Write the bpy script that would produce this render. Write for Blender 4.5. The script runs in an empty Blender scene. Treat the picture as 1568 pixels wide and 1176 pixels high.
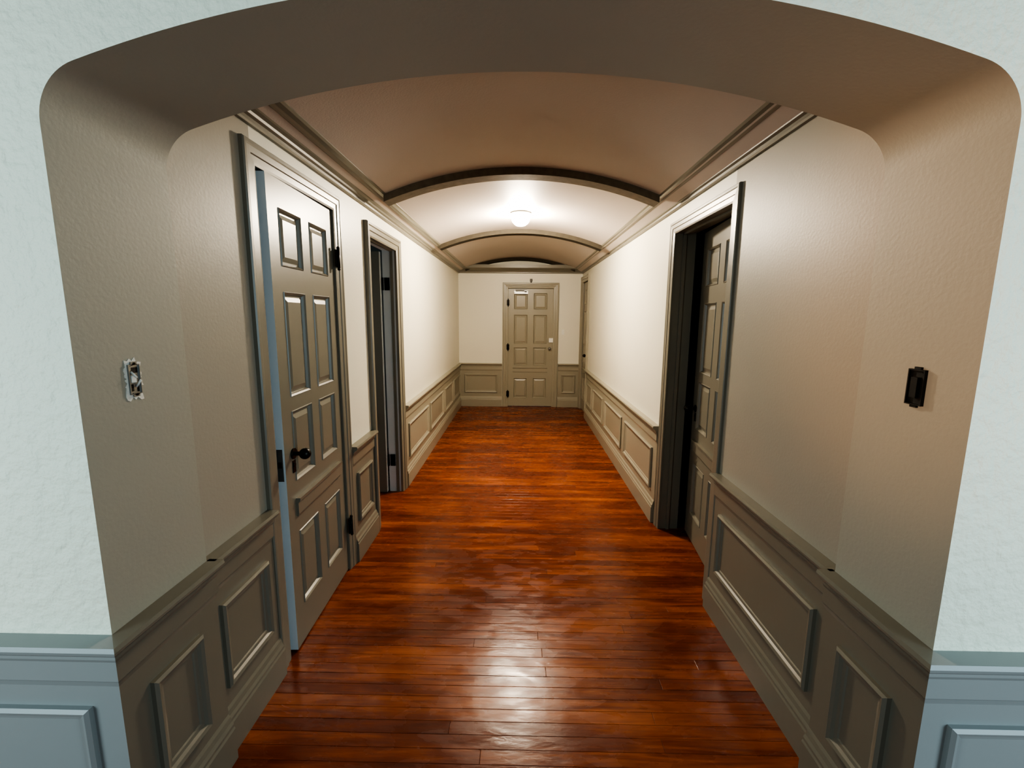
import bpy, bmesh, math, random
from mathutils import Vector, Matrix
random.seed(3)
scn=bpy.context.scene
def lin(c):
    r=[]
    for v in c:
        v/=255.0
        r.append(v/12.92 if v<=.04045 else ((v+.055)/1.055)**2.4)
    return (r[0],r[1],r[2],1)
# ---------------------------------------------------------------- materials
def mat(name,col,rough=.5,bump=0,bscale=80,var=0,vscale=3,metal=0,emit=0,ecol=None,spec=.5,bdist=.002,detail=4):
    m=bpy.data.materials.new(name);m.use_nodes=True
    nt=m.node_tree;N=nt.nodes;L=nt.links;b=N['Principled BSDF']
    c=lin(col)
    b.inputs['Base Color'].default_value=c;b.inputs['Roughness'].default_value=rough
    b.inputs['Metallic'].default_value=metal;b.inputs['Specular IOR Level'].default_value=spec
    tc=N.new('ShaderNodeTexCoord')
    if var:
        n=N.new('ShaderNodeTexNoise');n.inputs['Scale'].default_value=vscale;n.inputs['Detail'].default_value=5
        L.new(tc.outputs['Object'],n.inputs['Vector'])
        mx=N.new('ShaderNodeMix');mx.data_type='RGBA'
        mx.inputs[6].default_value=tuple(x*(1-var) for x in c[:3])+(1,)
        mx.inputs[7].default_value=tuple(min(1,x*(1+var)) for x in c[:3])+(1,)
        L.new(n.outputs['Fac'],mx.inputs[0]);L.new(mx.outputs[2],b.inputs['Base Color'])
    if bump:
        n=N.new('ShaderNodeTexNoise');n.inputs['Scale'].default_value=bscale;n.inputs['Detail'].default_value=detail
        L.new(tc.outputs['Object'],n.inputs['Vector'])
        bp=N.new('ShaderNodeBump');bp.inputs['Strength'].default_value=bump;bp.inputs['Distance'].default_value=bdist
        L.new(n.outputs['Fac'],bp.inputs['Height']);L.new(bp.outputs['Normal'],b.inputs['Normal'])
    if emit:
        b.inputs['Emission Color'].default_value=lin(ecol or col);b.inputs['Emission Strength'].default_value=emit
    return m
M={}
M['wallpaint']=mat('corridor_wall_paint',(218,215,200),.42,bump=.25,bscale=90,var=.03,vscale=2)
M['wallshade']=mat('corridor_wall_paint_shaded',(160,154,141),.44,bump=.25,bscale=90,var=.03,vscale=2,spec=.4)  # same wall, colour darkened for the light falling off towards the arch
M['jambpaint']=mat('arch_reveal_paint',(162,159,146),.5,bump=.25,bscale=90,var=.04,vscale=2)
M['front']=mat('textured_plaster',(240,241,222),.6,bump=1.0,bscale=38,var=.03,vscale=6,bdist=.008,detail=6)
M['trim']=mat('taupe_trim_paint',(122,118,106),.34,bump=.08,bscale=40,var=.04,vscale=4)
M['trimlit']=mat('taupe_trim_paint_lamplit',(148,143,127),.34,bump=.08,bscale=40,var=.04,vscale=4)  # same trim paint, colour lightened for the lamplit far end
M['trimdaylit']=mat('taupe_trim_paint_daylit',(146,149,148),.36,bump=.15,bscale=40,var=.04,vscale=4)  # same trim paint with the cool daylight put into its colour
M['edge']=mat('primed_door_edge',(214,222,226),.5,var=.05,vscale=8)
M['ceil']=mat('ceiling_plaster',(192,183,175),.6,bump=.35,bscale=120,var=.03,vscale=3)
M['rib']=mat('rib_paint',(116,107,94),.7,bump=.5,bscale=60,var=.35,vscale=25,spec=.2)  # first rib: colour lightened because its near face is unlit
M['rib2']=mat('rib_paint_lamp_offset',(66,61,53),.8,bump=.5,bscale=60,var=.35,vscale=25,spec=.1)  # same ribs, colour darkened to offset the light of the close lamp
M['black']=mat('black_iron',(34,30,26),.35,metal=.7)
M['dark']=mat('dark_box',(10,10,10),.6)
M['steel']=mat('galvanised_steel',(150,150,148),.35,metal=.8,var=.1,vscale=30)
M['white']=mat('white_plastic',(225,225,218),.4)
M['plasterchip']=mat('broken_plaster',(225,222,212),.9,bump=.8,bscale=120,var=.15,vscale=80)
M['room']=mat('side_room_paint',(120,124,120),.7)
M['roomfloor']=mat('side_room_floor',(60,48,42),.6,var=.3,vscale=12)
M['bulb']=mat('lit_diffuser',(255,245,230),.4,emit=820,ecol=(255,239,214))
def woodmat():
    m=bpy.data.materials.new('stained_hardwood');m.use_nodes=True
    nt=m.node_tree;N=nt.nodes;L=nt.links;b=N['Principled BSDF']
    def math_(op,a,bv=None,c=None):
        n=N.new('ShaderNodeMath');n.operation=op
        for i,v in enumerate((a,bv,c)):
            if v is None: continue
            if isinstance(v,(int,float)): n.inputs[i].default_value=v
            else: L.new(v,n.inputs[i])
        return n.outputs[0]
    tc=N.new('ShaderNodeTexCoord')
    sp=N.new('ShaderNodeSeparateXYZ');L.new(tc.outputs['Object'],sp.inputs[0])
    RH,BW=.054,2.6
    ry=math_('DIVIDE',sp.outputs['Y'],RH);row=math_('FLOOR',ry);fy=math_('FRACT',ry)
    wn=N.new('ShaderNodeTexWhiteNoise');wn.noise_dimensions='1D';L.new(row,wn.inputs['W'])
    rx=math_('ADD',math_('DIVIDE',sp.outputs['X'],BW),math_('MULTIPLY',wn.outputs['Value'],7.3))
    col=math_('FLOOR',rx);fx=math_('FRACT',rx)
    cv=N.new('ShaderNodeCombineXYZ');L.new(row,cv.inputs[0]);L.new(col,cv.inputs[1])
    wn2=N.new('ShaderNodeTexWhiteNoise');wn2.noise_dimensions='2D';L.new(cv.outputs[0],wn2.inputs['Vector'])
    plank=wn2.outputs['Value']
    ey=math_('MULTIPLY',math_('MINIMUM',fy,math_('SUBTRACT',1,fy)),RH)
    ex=math_('MULTIPLY',math_('MINIMUM',fx,math_('SUBTRACT',1,fx)),BW)
    ed=math_('MINIMUM',ey,ex)
    gap=N.new('ShaderNodeMapRange');gap.inputs['From Min'].default_value=.0003;gap.inputs['From Max'].default_value=.0016
    gap.inputs['To Min'].default_value=1;gap.inputs['To Max'].default_value=0;L.new(ed,gap.inputs['Value'])
    def noise(sx,sy,detail,dist=0,off=None):
        mp=N.new('ShaderNodeMapping');mp.inputs['Scale'].default_value=(sx,sy,1)
        L.new(tc.outputs['Object'],mp.inputs['Vector'])
        n=N.new('ShaderNodeTexNoise');n.inputs['Scale'].default_value=1;n.inputs['Detail'].default_value=detail;n.inputs['Distortion'].default_value=dist
        L.new(mp.outputs[0],n.inputs['Vector']);return n.outputs['Fac']
    g1=noise(2.2,26,6,1.0);g2=noise(1.2,4.0,4);g3=noise(8,110,4,.3)
    v=math_('MULTIPLY_ADD',plank,.15,math_('MULTIPLY_ADD',g1,.52,math_('MULTIPLY_ADD',g2,.55,math_('MULTIPLY',g3,.18))))
    cr=N.new('ShaderNodeValToRGB');e=cr.color_ramp.elements
    e[0].position=.42;e[0].color=lin((66,28,19));e[1].position=.95;e[1].color=lin((166,92,48))
    k=cr.color_ramp.elements.new(.68);k.color=lin((108,50,28))
    L.new(v,cr.inputs['Fac'])
    mx=N.new('ShaderNodeMix');mx.data_type='RGBA';mx.inputs[7].default_value=lin((50,21,14))
    gm=math_('MULTIPLY',gap.outputs[0],.5)
    L.new(gm,mx.inputs[0]);L.new(cr.outputs[0],mx.inputs[6]);L.new(mx.outputs[2],b.inputs['Base Color'])
    g4=noise(7,14,5,.4)
    rr=N.new('ShaderNodeMapRange');rr.inputs['From Min'].default_value=.3;rr.inputs['From Max'].default_value=.7
    rr.inputs['To Min'].default_value=.17;rr.inputs['To Max'].default_value=.36
    L.new(g4,rr.inputs['Value']);L.new(rr.outputs[0],b.inputs['Roughness'])
    b.inputs['Specular IOR Level'].default_value=.25
    g5=noise(14,34,3,.2);g6=noise(5,5,2)
    h=math_('ADD',math_('MULTIPLY',gap.outputs[0],-.7),math_('ADD',math_('MULTIPLY',plank,.25),math_('ADD',math_('MULTIPLY',g5,.55),math_('MULTIPLY',g6,.8))))
    bp=N.new('ShaderNodeBump');bp.inputs['Strength'].default_value=.42;bp.inputs['Distance'].default_value=.0035
    L.new(h,bp.inputs['Height']);L.new(bp.outputs['Normal'],b.inputs['Normal'])
    return m
M['wood']=woodmat()
# ---------------------------------------------------------------- mesh helper
class B:
    def __init__(s,name,*mats,parent=None):
        s.name=name;s.bm=bmesh.new();s.mats=mats;s.parent=parent
    def f(s,pts,mi=0):
        vs=[s.bm.verts.new(p) for p in pts]
        try:
            fc=s.bm.faces.new(vs);fc.material_index=mi;return fc
        except Exception: return None
    def box(s,x0,x1,y0,y1,z0,z1,mi=0):
        s.fbox(WORLD,x0,x1,z0,z1,y0,y1,mi)
    def fbox(s,F,u0,u1,z0,z1,n0,n1,mi=0):
        P=lambda u,z,n:F(u,z,n)
        v=[s.bm.verts.new(P(u,z,n)) for n in(n0,n1) for z in(z0,z1) for u in(u0,u1)]
        for q in((0,1,3,2),(4,6,7,5),(0,4,5,1),(2,3,7,6),(0,2,6,4),(1,5,7,3)):
            fc=s.bm.faces.new([v[i] for i in q]);fc.material_index=mi
    def sweep(s,F,prof,u0,u1,mi=0,m0=0,m1=0):
        a=[s.bm.verts.new(F(u0+m0*n,z,n)) for n,z in prof];b=[s.bm.verts.new(F(u1+m1*n,z,n)) for n,z in prof]
        k=len(prof)
        for i in range(k):
            j=(i+1)%k;fc=s.bm.faces.new((a[i],a[j],b[j],b[i]));fc.material_index=mi
        for c in(a,b):
            fc=s.bm.faces.new(c);fc.material_index=mi
    def ring(s,F,u0,u1,z0,z1,prof,mi=0):
        loops=[]
        for o,n in prof:
            loops.append([s.bm.verts.new(F(u,z,n)) for u,z in((u0+o,z0+o),(u1-o,z0+o),(u1-o,z1-o),(u0+o,z1-o))])
        for A,C in zip(loops,loops[1:]):
            for i in range(4):
                j=(i+1)%4;fc=s.bm.faces.new((A[i],A[j],C[j],C[i]));fc.material_index=mi
        return loops[-1]
    def casing(s,F,u0,u1,zt,prof,mi=0,zb=0):
        loops=[]
        for o,n in prof:
            loops.append([s.bm.verts.new(F(u,z,n)) for u,z in((u0-o,zb),(u0-o,zt+o),(u1+o,zt+o),(u1+o,zb))])
        for A,C in zip(loops,loops[1:]):
            for i in range(3):
                fc=s.bm.faces.new((A[i],A[i+1],C[i+1],C[i]));fc.material_index=mi
        for k in(0,3):
            fc=s.bm.faces.new([l[k] for l in loops]);fc.material_index=mi
    def ball(s,c,r,sc=(1,1,1),seg=24,mi=0):
        g=bmesh.ops.create_uvsphere(s.bm,u_segments=seg,v_segments=seg//2,radius=r,matrix=Matrix.Translation(c)@Matrix.Diagonal((*sc,1)))
        for v in g['verts']:
            for fc in v.link_faces: fc.material_index=mi;fc.smooth=True
    def cyl(s,a,b,r,mi=0,seg=20,r2=None):
        a=Vector(a);b=Vector(b);d=b-a
        g=bmesh.ops.create_cone(s.bm,cap_ends=True,segments=seg,radius1=r,radius2=r if r2 is None else r2,depth=d.length,
            matrix=Matrix.Translation((a+b)/2)@d.to_track_quat('Z','Y').to_matrix().to_4x4())
        for v in g['verts']:
            for fc in v.link_faces: fc.material_index=mi;fc.smooth=len(fc.verts)==4
    def done(s,recalc=True,bevel=0):
        if recalc: bmesh.ops.recalc_face_normals(s.bm,faces=s.bm.faces)
        me=bpy.data.meshes.new(s.name);s.bm.to_mesh(me);s.bm.free()
        o=bpy.data.objects.new(s.name,me);scn.collection.objects.link(o)
        for m in s.mats: me.materials.append(M[m])
        if s.parent: o.parent=s.parent
        if bevel:
            md=o.modifiers.new('b','BEVEL');md.width=bevel;md.segments=2;md.limit_method='ANGLE'
        return o
def frame(O,U,Nn):
    O=Vector(O);U=Vector(U).normalized();Nn=Vector(Nn).normalized();Z=Vector((0,0,1))
    return lambda u,z,n:O+U*u+Nn*n+Z*z
WORLD=frame((0,0,0),(1,0,0),(0,1,0))
XL,XR,YF,YI,YB=-1.0,1.01,.96,1.29,7.38
JL,JR=-.980,.980
FL=frame((XL,0,0),(0,1,0),(1,0,0));FR=frame((XR,0,0),(0,1,0),(-1,0,0))
FB=frame((0,YB,0),(1,0,0),(0,-1,0));FF=frame((0,YF,0),(1,0,0),(0,-1,0))
FJL=frame((JL,0,0),(0,1,0),(1,0,0));FJR=frame((JR,0,0),(0,1,0),(-1,0,0))
def empty(name,loc=(0,0,0)):
    e=bpy.data.objects.new(name,None);scn.collection.objects.link(e);e.empty_display_size=.1
    return e
TOP=2.75
# ---------------------------------------------------------------- shell
b=B('floor','wood');b.box(-3.2,3.2,-3.5,YB+.1,-.05,0);b.done()
TL,TR=.10,.13
D1=(1.735,2.46,2.06);D2=(3.01,3.66,2.02);D3=(2.225,3.04,2.05);D4=(6.66,7.28,2.05);D5=(-.20,.555,1.96)
def wallseg(b,F,T,y0,y1,holes):
    cur=y0;k=1
    for h0,h1,zt in holes:
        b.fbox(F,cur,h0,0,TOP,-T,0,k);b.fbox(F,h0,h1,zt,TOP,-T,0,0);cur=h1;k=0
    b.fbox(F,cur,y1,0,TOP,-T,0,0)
b=B('wall_left','wallpaint','wallshade');wallseg(b,FL,TL,YI,YB,[D1,D2]);b.done()
b=B('wall_right','wallpaint','wallshade');wallseg(b,FR,TR,YI,YB,[D3,D4]);b.done()
b=B('wall_back','wallpaint','wallpaint');wallseg(b,FB,.12,XL-.12,XR+.14,[D5]);b.done()
# arch wall
def archprofile():
    xc=0;crest=2.14;R=2.9
    arc=lambda x: crest-(R-math.sqrt(R*R-(x-xc)**2))
    r=.12
    def shoulder(xj,sg):
        cx=xj-sg*r
        dz=math.sqrt((R-r)**2-(cx-xc)**2);cz=crest-R+dz
        return cx,cz,math.atan2(cz-(crest-R),cx-xc)
    cx,cz,ae=shoulder(JL,-1)
    n=14
    P=[(JL,0),(JL,.75),(JL,1.4)]
    for i in range(n+1):
        a=math.pi+(ae-math.pi)*i/n;P.append((cx+r*math.cos(a),cz+r*math.sin(a)))
    xl=P[-1][0]
    cx2,cz2,ae2=shoulder(JR,1)
    Q=[]
    for i in range(n+1):
        a=ae2*(1-i/n);Q.append((cx2+r*math.cos(a),cz2+r*math.sin(a)))
    xr=Q[0][0]
    for i in range(1,48):
        x=xl+(xr-xl)*i/48;P.append((x,arc(x)))
    P+=Q+[(JR,1.4),(JR,.75),(JR,0)]
    return P
AP=archprofile()
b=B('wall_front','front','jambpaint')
X0,X1=-3.2,3.2
bm=b.bm
nA=len(AP)
for y,mi in((YF,0),(YI,1)):
    V=[bm.verts.new((x,y,z)) for x,z in AP]
    for side in(0,1):
        xo=X0 if side==0 else X1
        idx=[0,1,2] if side==0 else [nA-1,nA-2,nA-3]
        O=[bm.verts.new((xo,y,AP[i][1])) for i in idx]
        for k in(0,1):
            fc=bm.faces.new((V[idx[k]],V[idx[k+1]],O[k+1],O[k]));fc.material_index=mi
        c=bm.verts.new((xo,y,TOP));t=bm.verts.new((AP[idx[2]][0],y,TOP))
        fc=bm.faces.new((V[idx[2]],O[2],c,t));fc.material_index=mi
        if side==0: tl=t
        else: tr=t
    prev=tl
    for i in range(2,nA-3):
        if i+1==nA-3: nt_=tr
        else: nt_=bm.verts.new((AP[i+1][0],y,TOP))
        try:
            fc=bm.faces.new((V[i],V[i+1],nt_,prev)) if (nt_.co-prev.co).length>1e-6 else bm.faces.new((V[i],V[i+1],prev))
            fc.material_index=mi
        except Exception: pass
        if (nt_.co-prev.co).length>1e-6: prev=nt_
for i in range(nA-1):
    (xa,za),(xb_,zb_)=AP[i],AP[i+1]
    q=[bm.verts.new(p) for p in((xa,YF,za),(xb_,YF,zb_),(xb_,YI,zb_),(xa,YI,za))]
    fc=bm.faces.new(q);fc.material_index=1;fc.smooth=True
b.f([(X0,YF,TOP),(X1,YF,TOP),(X1,YI,TOP),(X0,YI,TOP)],1)
for x in(X0,X1): b.f([(x,YF,0),(x,YI,0),(x,YI,TOP),(x,YF,TOP)],1)
bmesh.ops.remove_doubles(bm,verts=bm.verts,dist=1e-5)
o=b.done()
o.data.set_sharp_from_angle(angle=math.radians(35))
# ceiling (shallow barrel)
CC,CS,CX=2.425,2.262,.865   # crest, spring z, spring x
R=((CX**2)+(CC-CS)**2)/(2*(CC-CS))
cz=CC-R
def carc(x,off=0): return cz+math.sqrt((R-off)**2-x*x)
b=B('ceiling','ceil')
n=40;xs=[-.98+1.97*i/n for i in range(n+1)]
for i in range(n):
    a,c=xs[i],xs[i+1]
    f1=b.f([(a,YI,carc(a)),(c,YI,carc(c)),(c,YB,carc(c)),(a,YB,carc(a))]);f1.smooth=True
    b.f([(a,YI,carc(a)),(c,YI,carc(c)),(c,YI,TOP),(a,YI,TOP)])
    b.f([(a,YB,carc(a)),(c,YB,carc(c)),(c,YB,TOP),(a,YB,TOP)])
b.f([(xs[0],YI,TOP),(xs[-1],YI,TOP),(xs[-1],YB,TOP),(xs[0],YB,TOP)])
for x in(xs[0],xs[-1]): b.f([(x,YI,carc(x)),(x,YB,carc(x)),(x,YB,TOP),(x,YI,TOP)])
bmesh.ops.remove_doubles(b.bm,verts=b.bm.verts,dist=1e-5)
o=b.done();o.data.set_sharp_from_angle(angle=math.radians(30))
b=B('ceiling_slab','room');b.box(-1.3,1.3,YI-.3,YB+.15,TOP,TOP+.05);b.done()
# ribs
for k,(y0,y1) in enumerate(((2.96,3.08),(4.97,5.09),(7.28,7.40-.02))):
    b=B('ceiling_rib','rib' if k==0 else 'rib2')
    n=40;RX=.872;xs=[-RX+2*RX*i/n for i in range(n+1)]
    for i in range(n):
        a,c=xs[i],xs[i+1];t=.045
        la,lc=carc(a)-t,carc(c)-t;ua,uc=carc(a)+.005,carc(c)+.005
        b.f([(a,y0,la),(c,y0,lc),(c,y0,uc),(a,y0,ua)]);b.f([(a,y1,la),(c,y1,lc),(c,y1,uc),(a,y1,ua)])
        b.f([(a,y0,la),(c,y0,lc),(c,y1,lc),(a,y1,la)]);b.f([(a,y0,ua),(c,y0,uc),(c,y1,uc),(a,y1,ua)])
    for x in(xs[0],xs[-1]): b.f([(x,y0,carc(x)-.045),(x,y1,carc(x)-.045),(x,y1,carc(x)+.005),(x,y0,carc(x)+.005)])
    bmesh.ops.remove_doubles(b.bm,verts=b.bm.verts,dist=1e-5)
    b.done()
# ---------------------------------------------------------------- mouldings
W=.012
RAIL=[(0,.60),(W,.60),(W+.004,.615),(W+.008,.62),(W+.008,.672),(W+.013,.682),(W+.013,.69),(W+.024,.703),(W+.030,.706),(W+.036,.712),(W+.038,.720),(W+.034,.730),(0,.730)]
BASE=[(0,0),(W+.020,0),(W+.020,.115),(W+.016,.122),(W+.016,.132),(W+.010,.142),(W+.006,.158),(W,.168),(0,.168)]
CROWN=[(0,2.185),(.014,2.185),(.018,2.192),(.018,2.205),(.030,2.210),(.034,2.219),(.050,2.224),(.062,2.236),(.082,2.246),(.088,2.244),(.096,2.240),(.104,2.244),(.112,2.250),(.134,2.252),(.142,2.260),(.142,2.31),(0,2.31)]
PM=[(0,W-.002),(0,W+.012),(.008,W+.018),(.018,W+.014),(.024,W+.006),(.034,W+.004),(.040,W-.002)]
def wains(name,F,u0,u1,panels,m0=0,m1=0,z0=.235,z1=.545,tm='trim'):
    b=B('trim_'+name,tm)
    b.sweep(F,[(0,.10),(W,.10),(W,.61),(0,.61)],u0,u1,0,m0,m1)
    b.sweep(F,RAIL,u0,u1,0,m0,m1)
    for p0,p1 in panels: b.ring(F,p0,p1,z0,z1,PM)
    b.done(recalc=True)
    b=B('baseboard_'+name,tm);b.sweep(F,BASE,u0,u1,0,m0,m1);b.done()
CW=.085
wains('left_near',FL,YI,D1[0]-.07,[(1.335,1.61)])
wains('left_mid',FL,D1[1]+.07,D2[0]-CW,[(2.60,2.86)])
wains('left_far',FL,D2[1]+CW+.02,YB,[(3.88,4.72),(4.84,5.68),(5.80,6.50),(6.62,7.30)],m1=-1,tm='trimlit')
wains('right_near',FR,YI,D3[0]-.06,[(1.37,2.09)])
wains('right_far',FR,D3[1]+CW,D4[0]-CW,[(3.22,4.08),(4.22,5.06),(5.20,5.90),(6.02,6.50)],tm='trimlit')
wains('back_left',FB,XL,D5[0]-CW,[(-.91,-.36)],m0=1,tm='trimlit')
wains('back_right',FB,D5[1]+CW,XR,[(.70,.93)],tm='trimlit')
wains('jamb_left',FJL,YF,YI+.012,[(1.03,1.215)],m0=-1,z0=.22,z1=.535)
wains('jamb_right',FJR,YF,YI+.012,[(1.03,1.215)],m0=-1,z0=.22,z1=.535)
wains('front_left',FF,-3.2,JL,[(-2.9,-1.04)],m1=1,tm='trimdaylit')
wains('front_right',FF,JR,3.2,[(1.03,2.9)],m0=-1,tm='trimdaylit')
b=B('trim_crown','trim')
b.sweep(FL,CROWN,YI,YB,0,0,-1);b.sweep(FR,CROWN,YI,YB,0,0,-1);b.sweep(FB,CROWN,XL,XR,0,1,-1)
b.done()
# ---------------------------------------------------------------- doors
CAS=[(-.006,-.005),(-.006,.012),(.004,.016),(.030,.018),(.034,.024),(.060,.026),(.066,.030),(.080,.030),(.085,.022),(.085,0)]
def knob(b,F,u,z,n,mi=1,plate=True,sgn=1):
    if plate:
        b.fbox(F,u-.013,u+.013,z-.085,z-.03,n,n+.003*sgn,mi)
        b.cyl(F(u,z-.05,n),F(u,z-.05,n+.006*sgn),.009,mi)
        b.cyl(F(u,z,n),F(u,z,n+.006*sgn),.024,mi)
    b.cyl(F(u,z,n),F(u,z,n+.045*sgn),.009,mi)
    c=F(u,z,n+.052*sgn);b.ball(c,.025,mi=mi)
def leaf(name,F,w,h,t,parent,edge='trim',rows=None,ledge=True,both=True,edgeu=0,tm='trim'):
    b=B(name,tm,edge,parent=parent)
    rows=rows or [(.085,.26),(.375,.53),(.56,.78),(.83,.945)]
    us=[0,.13*w,.435*w,.565*w,.87*w,w]
    zs=[0]+[v*h for r in rows for v in r]+[h]
    for n in((t/2,-t/2) if both else (t/2,)):
        pan=[]
        grid={}
        for i,u in enumerate(us):
            for j,z in enumerate(zs): grid[i,j]=b.bm.verts.new(F(u,z+.008,n))
        for i in range(5):
            for j in range(len(zs)-1):
                fc=b.bm.faces.new((grid[i,j],grid[i+1,j],grid[i+1,j+1],grid[i,j+1]))
                if i in(1,3) and j%2==1: pan.append((us[i],us[i+1],zs[j],zs[j+1],fc))
        sg=1 if n>0 else -1
        for u0,u1,z0,z1,fc in pan:
            bmesh.ops.delete(b.bm,geom=[fc],context='FACES_ONLY')
            last=b.ring(F,u0,u1,z0+.008,z1+.008,[(0,n),(.003,n+sg*.004),(.010,n-sg*.002),(.016,n-sg*.012),(.022,n-sg*.012),(.042,n-sg*.004),(.046,n-sg*.004)])
            b.bm.faces.new(last)
        if ledge:
            z=.30*h
            pr=[(0,z),(.006,z),(.010,z+.01),(.010,z+.062),(.018,z+.07),(.020,z+.085),(0,z+.085)]
            b.sweep(F,[(n+sg*q,zz) for q,zz in pr],.11*w,.89*w)
    for u in(0,w):
        b.f([F(u,.008,-t/2),F(u,.008,t/2),F(u,h+.008,t/2),F(u,h+.008,-t/2)],1 if u==edgeu else 0)
    b.f([F(0,.008,-t/2),F(w,.008,-t/2),F(w,.008,t/2),F(0,.008,t/2)]);b.f([F(0,h+.008,-t/2),F(w,h+.008,-t/2),F(w,h+.008,t/2),F(0,h+.008,t/2)])
    bmesh.ops.remove_doubles(b.bm,verts=b.bm.verts,dist=1e-5)
    return b.done()
def doorframe(name,F,D,T,parent,stop=None,jm='trim',cw=.085,cd=.03,tm='trim'):
    b=B(name,tm,jm,parent=parent)
    b.casing(F,D[0]+.006,D[1]-.006,D[2]-.006,[(o if o<0 else o*cw/.085, n*cd/.03) for o,n in CAS])
    J=.018
    b.fbox(F,D[0]-.001,D[0]+J*.4,0,D[2],-T-.005,.006,1);b.fbox(F,D[1]-J*.4,D[1]+.001,0,D[2],-T-.005,.006,1);b.fbox(F,D[0],D[1],D[2]-J*.4,D[2]+.001,-T-.005,.006,1)
    if stop:
        s0,s1=stop
        b.fbox(F,D[0],D[0]+.02,0,D[2],s0,s1);b.fbox(F,D[1]-.02,D[1],0,D[2],s0,s1);b.fbox(F,D[0],D[1],D[2]-.02,D[2],s0,s1)
    b.done()
def hinge(b,F,u,z,n,mi=0):
    b.fbox(F,u-.022,u+.022,z-.045,z+.045,n-.002,n+.004,mi)
    b.cyl(F(u,z-.05,n+.008),F(u,z+.05,n+.008),.008,mi)
    b.ball(F(u,z+.055,n+.008),.009,mi=mi,seg=10);b.ball(F(u,z-.055,n+.008),.009,mi=mi,seg=10)
# door 1: left near, hinged far side, slightly open into the corridor
d=empty('door_1')
doorframe('casing',FL,D1,TL,d,stop=(-.10,-.07),cw=.075,cd=.020)
Hh=Vector((-1.004,2.448,0));Lt=Vector((-.982,1.790,0));U=(Hh-Lt);w=U.length
Nn=Vector((U.y,-U.x,0)).normalized()
F1=frame(Lt-Nn*.020,U,Nn)
leaf('leaf',F1,w,2.035,.04,d,edge='edge')
b=B('hardware','black','steel',parent=d)
knob(b,F1,.075,.90,.02,mi=0)
hinge(b,FL,2.452,1.80,.016);hinge(b,FL,2.452,.28,.016)
b.fbox(F1,-.002,.001,.80,.94,-.012,.012,1)
b.fbox(F1,-.006,-.002,.86,.885,-.007,.007,0)
b.done()
# door 2: left far, open into side room
d=empty('door_2')
doorframe('casing',FL,D2,TL,d,stop=(-.04,-.02),jm='edge')
F2=frame((-1.115,3.628,0),(-1,0.03,0),(0,-1,0))
leaf('leaf',F2,.62,1.99,.04,d,edge='edge')
b=B('hardware','black',parent=d)
for z in(1.75,.28): b.fbox(FL,3.644,3.653,z-.05,z+.05,-.09,-.05);b.cyl((-1.105,3.645,z-.05),(-1.105,3.645,z+.05),.008)
knob(b,F2,.56,.90,.02)
b.done()
# door 3: right, hinged near side, slightly open inward to the room
d=empty('door_3')
doorframe('casing',FR,D3,TR,d,stop=(-.07,-.05),cw=.070,cd=.016)
A=Vector((1.105,2.24,0));C=Vector((1.190,3.01,0));U=(C-A);w=U.length
Nn=Vector((-U.y,U.x,0)).normalized()
F3=frame(A-Nn*.02,U,Nn)
leaf('leaf',F3,w,2.03,.04,d)
b=B('hardware','black',parent=d);knob(b,F3,w-.07,.90,.02);b.done()
# door 4: far right
d=empty('door_4')
doorframe('casing',FR,D4,TR,d,stop=(-.08,-.06),tm='trimlit')
F4=frame((XR+.04,D4[0]+.012,0),(0,1,0),(-1,0,0))
leaf('leaf',F4,D4[1]-D4[0]-.024,2.025,.04,d,edge='edge',tm='trimlit')
b=B('hardware','black',parent=d);knob(b,F4,.07,.92,.02);b.done()
# door 5: end wall
d=empty('door_5')
doorframe('casing',FB,D5,.12,d,stop=(-.08,-.06),tm='trimlit')
F5=frame((D5[0]+.010,YB+.025,0),(1,0,0),(0,-1,0))
wd=D5[1]-D5[0]-.02
leaf('leaf',F5,wd,1.935,.04,d,rows=[(.07,.245),(.355,.51),(.54,.785),(.83,.965)],tm='trimlit')
b=B('hardware','black','white','steel',parent=d)
knob(b,F5,wd-.05,.98,.02,mi=2,plate=False)
b.fbox(F5,wd-.06,wd+.01,1.08,1.15,.02,.04,1)
b.fbox(F5,.10,.32,1.86,1.91,.02,.06,2)
b.fbox(F5,.26,.30,1.90,1.912,.03,.16,2);b.fbox(F5,.12,.30,1.912,1.922,.13,.16,0)
hinge(b,FB,D5[0]+.01,1.72,.02);hinge(b,FB,D5[0]+.01,1.0,.02);hinge(b,FB,D5[0]+.01,.22,.02)
b.done()
# ---------------------------------------------------------------- small things
b=B('light_switch','white');b.fbox(FB,.69,.735,1.21,1.29,0,.006);b.fbox(FB,.708,.717,1.24,1.265,.006,.016);b.done(bevel=.002)
b=B('door_contact_sensor','black');b.fbox(FB,.16,.20,2.06,2.10,0,.02);b.fbox(FB,.168,.192,2.04,2.06,.0,.012);b.done(bevel=.002)
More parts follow.
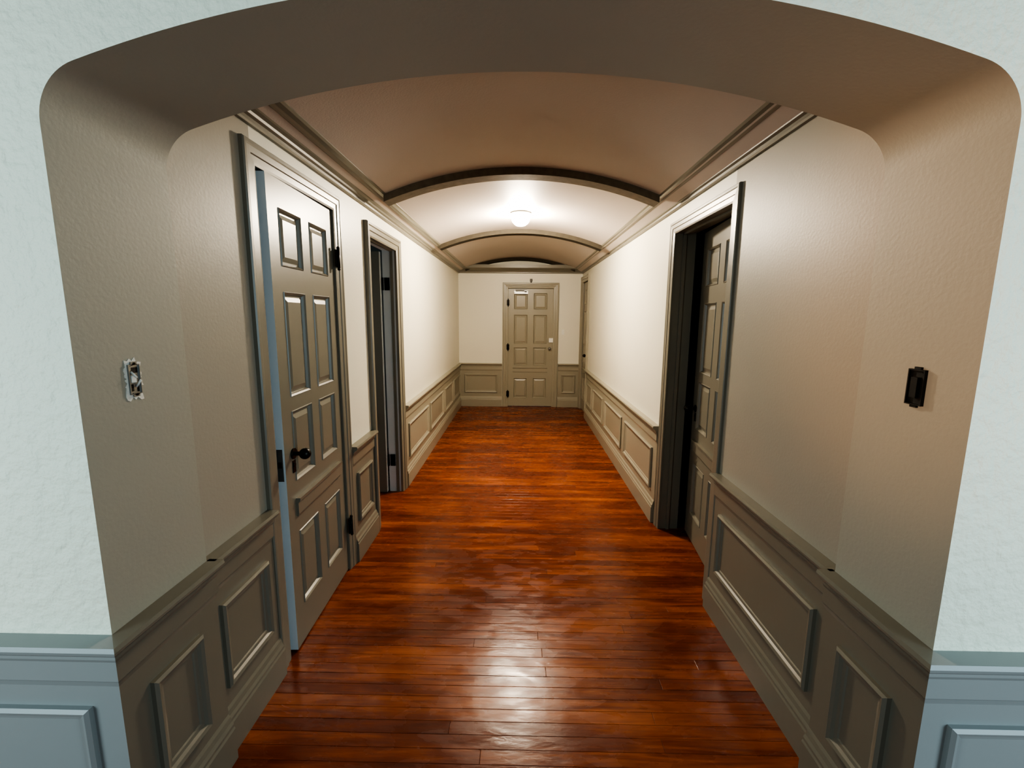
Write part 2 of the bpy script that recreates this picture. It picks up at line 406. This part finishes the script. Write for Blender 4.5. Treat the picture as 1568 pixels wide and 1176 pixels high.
# left jamb: exposed junction box with broken plaster
e=empty('switch_box')
b=B('plaster_patch','plasterchip',parent=e)
cu,cz_=1.105,1.335;pts=[]
for i in range(44):
    a=2*math.pi*i/44
    ca,sa=math.cos(a),math.sin(a);k=max(abs(ca)/.023,abs(sa)/.046)
    rr=(1/k)*random.uniform(.84,1.22);pts.append((cu+rr*ca,cz_+rr*sa))
V=[b.bm.verts.new(FJL(u,z,.0015)) for u,z in pts];V2=[b.bm.verts.new(FJL(u,z,-.001)) for u,z in pts]
b.bm.faces.new(V)
for i in range(44): b.bm.faces.new((V[i],V[(i+1)%44],V2[(i+1)%44],V2[i]))
b.done()
b=B('metal_box','dark','steel','white','black',parent=e)
b.fbox(FJL,cu-.015,cu+.015,cz_-.036,cz_+.036,.001,.0025,1)
b.fbox(FJL,cu-.013,cu-.004,cz_-.030,cz_-.012,.0025,.003,0);b.fbox(FJL,cu-.006,cu+.012,cz_+.016,cz_+.030,.0025,.003,0);b.fbox(FJL,cu+.006,cu+.012,cz_-.032,cz_-.016,.0025,.003,0)
b.ring(FJL,cu-.017,cu+.017,cz_-.038,cz_+.038,[(0,.001),(0,.006),(.002,.006),(.002,.002)],1)
# loose wire ends and the cross bracket of the bare box
b.cyl(FJL(cu-.008,cz_+.020,.003),FJL(cu-.002,cz_+.004,.012),.0025,2,10);b.cyl(FJL(cu+.004,cz_-.020,.003),FJL(cu+.008,cz_-.002,.013),.0025,2,10)
b.fbox(FJL,cu-.011,cu+.003,cz_-.008,cz_+.010,.003,.006,2)
b.fbox(FJL,cu-.009,cu+.009,cz_-.044,cz_-.034,.003,.006,1);b.fbox(FJL,cu-.009,cu+.009,cz_+.034,cz_+.045,.003,.006,1)
for z in(-.039,.040): b.cyl(FJL(cu,cz_+z,.005),FJL(cu,cz_+z,.008),.003,3,12)
b.done()
e=empty('junction_box')
b=B('open_box','dark','black',parent=e)
cu,cz_=1.10,1.335
b.fbox(FJR,cu-.022,cu+.022,cz_-.042,cz_+.042,.0005,.003,0)
b.ring(FJR,cu-.023,cu+.023,cz_-.044,cz_+.044,[(0,.0),(0,.008),(.003,.008),(.003,.002)],0)
b.fbox(FJR,cu-.010,cu+.008,cz_-.025,cz_+.025,.003,.012,0)
b.fbox(FJR,cu-.009,cu+.009,cz_+.042,cz_+.050,0,.006,0);b.fbox(FJR,cu-.009,cu+.009,cz_-.050,cz_-.042,0,.006,0)
b.done()
# ceiling light: round flush globe
e=empty('ceiling_light')
LY=4.20
b=B('base','white',parent=e);b.cyl((0,LY,carc(0)-.016),(0,LY,carc(0)+.006),.092,seg=40);b.done()
b=B('globe','bulb',parent=e);b.ball((0,LY,carc(0)-.045),.084,sc=(1,1,.9),seg=24);b.done()
# side room shells
def shell(name,x0,x1,y0,y1,openside):
    t=.05
    b=B(name,'room','roomfloor')
    b.box(x0,x1,y0,y1,-.05,-.002,1);b.box(x0,x1,y0,y1,2.5,2.55)
    b.box(x0,x1,y0-t,y0,-.05,2.55);b.box(x0,x1,y1,y1+t,-.05,2.55)
    if openside=='+': b.box(x0-t,x0,y0,y1,-.05,2.55)
    else: b.box(x1,x1+t,y0,y1,-.05,2.55)
    b.done()
shell('wall_side_room',-2.9,XL-TL,2.75,4.9,'+')
shell('wall_bedroom',XR+TR,2.9,2.0,3.6,'-')
shell('wall_closet',-2.9,XL-TL,1.32,2.68,'+')
shell('wall_bathroom',XR+TR,2.4,6.3,7.6,'-')
# ---------------------------------------------------------------- lights
def area(name,loc,tgt,sx,sy,pw,col):
    l=bpy.data.lights.new(name,'AREA');l.shape='RECTANGLE';l.size=sx;l.size_y=sy;l.energy=pw;l.color=col
    o=bpy.data.objects.new(name,l);scn.collection.objects.link(o);o.location=loc
    o.rotation_euler=(Vector(tgt)-Vector(loc)).to_track_quat('-Z','Y').to_euler();return o
area('window_daylight_right',(2.7,-1.0,1.5),(1.9,1.0,1.1),1.5,1.9,66,(.66,.89,1))
area('window_daylight_left',(-2.7,-1.0,1.5),(-1.9,1.0,1.1),1.5,1.9,60,(.70,.91,.98))
area('side_room_daylight',(-2.6,3.0,1.6),(-1.3,3.6,1.2),.8,1.2,6,(.75,.9,1))
l=bpy.data.lights.new('warm_lamp','SPOT');l.energy=150;l.color=(1,.48,.18);l.spot_size=math.radians(28);l.spot_blend=.9;l.shadow_soft_size=.08
o=bpy.data.objects.new('warm_lamp',l);scn.collection.objects.link(o);o.location=(-1.9,.0,1.6)
o.rotation_euler=(Vector((.98,1.12,1.6))-o.location).to_track_quat('-Z','Y').to_euler()
w=bpy.data.worlds.new('world');scn.world=w;w.use_nodes=True
bg=w.node_tree.nodes['Background'];bg.inputs[0].default_value=(.72,.92,1,1);bg.inputs[1].default_value=.13
# ---------------------------------------------------------------- camera
f,p,ya,ro=682.71,.1506,.0160,.0074
fw=Vector((-math.sin(ya)*math.cos(p),math.cos(ya)*math.cos(p),-math.sin(p)))
ri=Vector((math.cos(ya),math.sin(ya),0));up=ri.cross(fw)
r2=ri*math.cos(ro)+up*math.sin(ro);u2=-ri*math.sin(ro)+up*math.cos(ro)
cam=bpy.data.cameras.new('camera');co=bpy.data.objects.new('camera',cam);scn.collection.objects.link(co)
cam.sensor_width=36;cam.lens=36*f/1568;cam.clip_start=.02
mt=Matrix((r2,u2,-fw)).transposed().to_4x4();mt.translation=Vector((0,0,1.5));co.matrix_world=mt
scn.camera=co
scn.view_settings.view_transform='AgX';scn.view_settings.look='AgX - High Contrast'
scn.view_settings.exposure=0
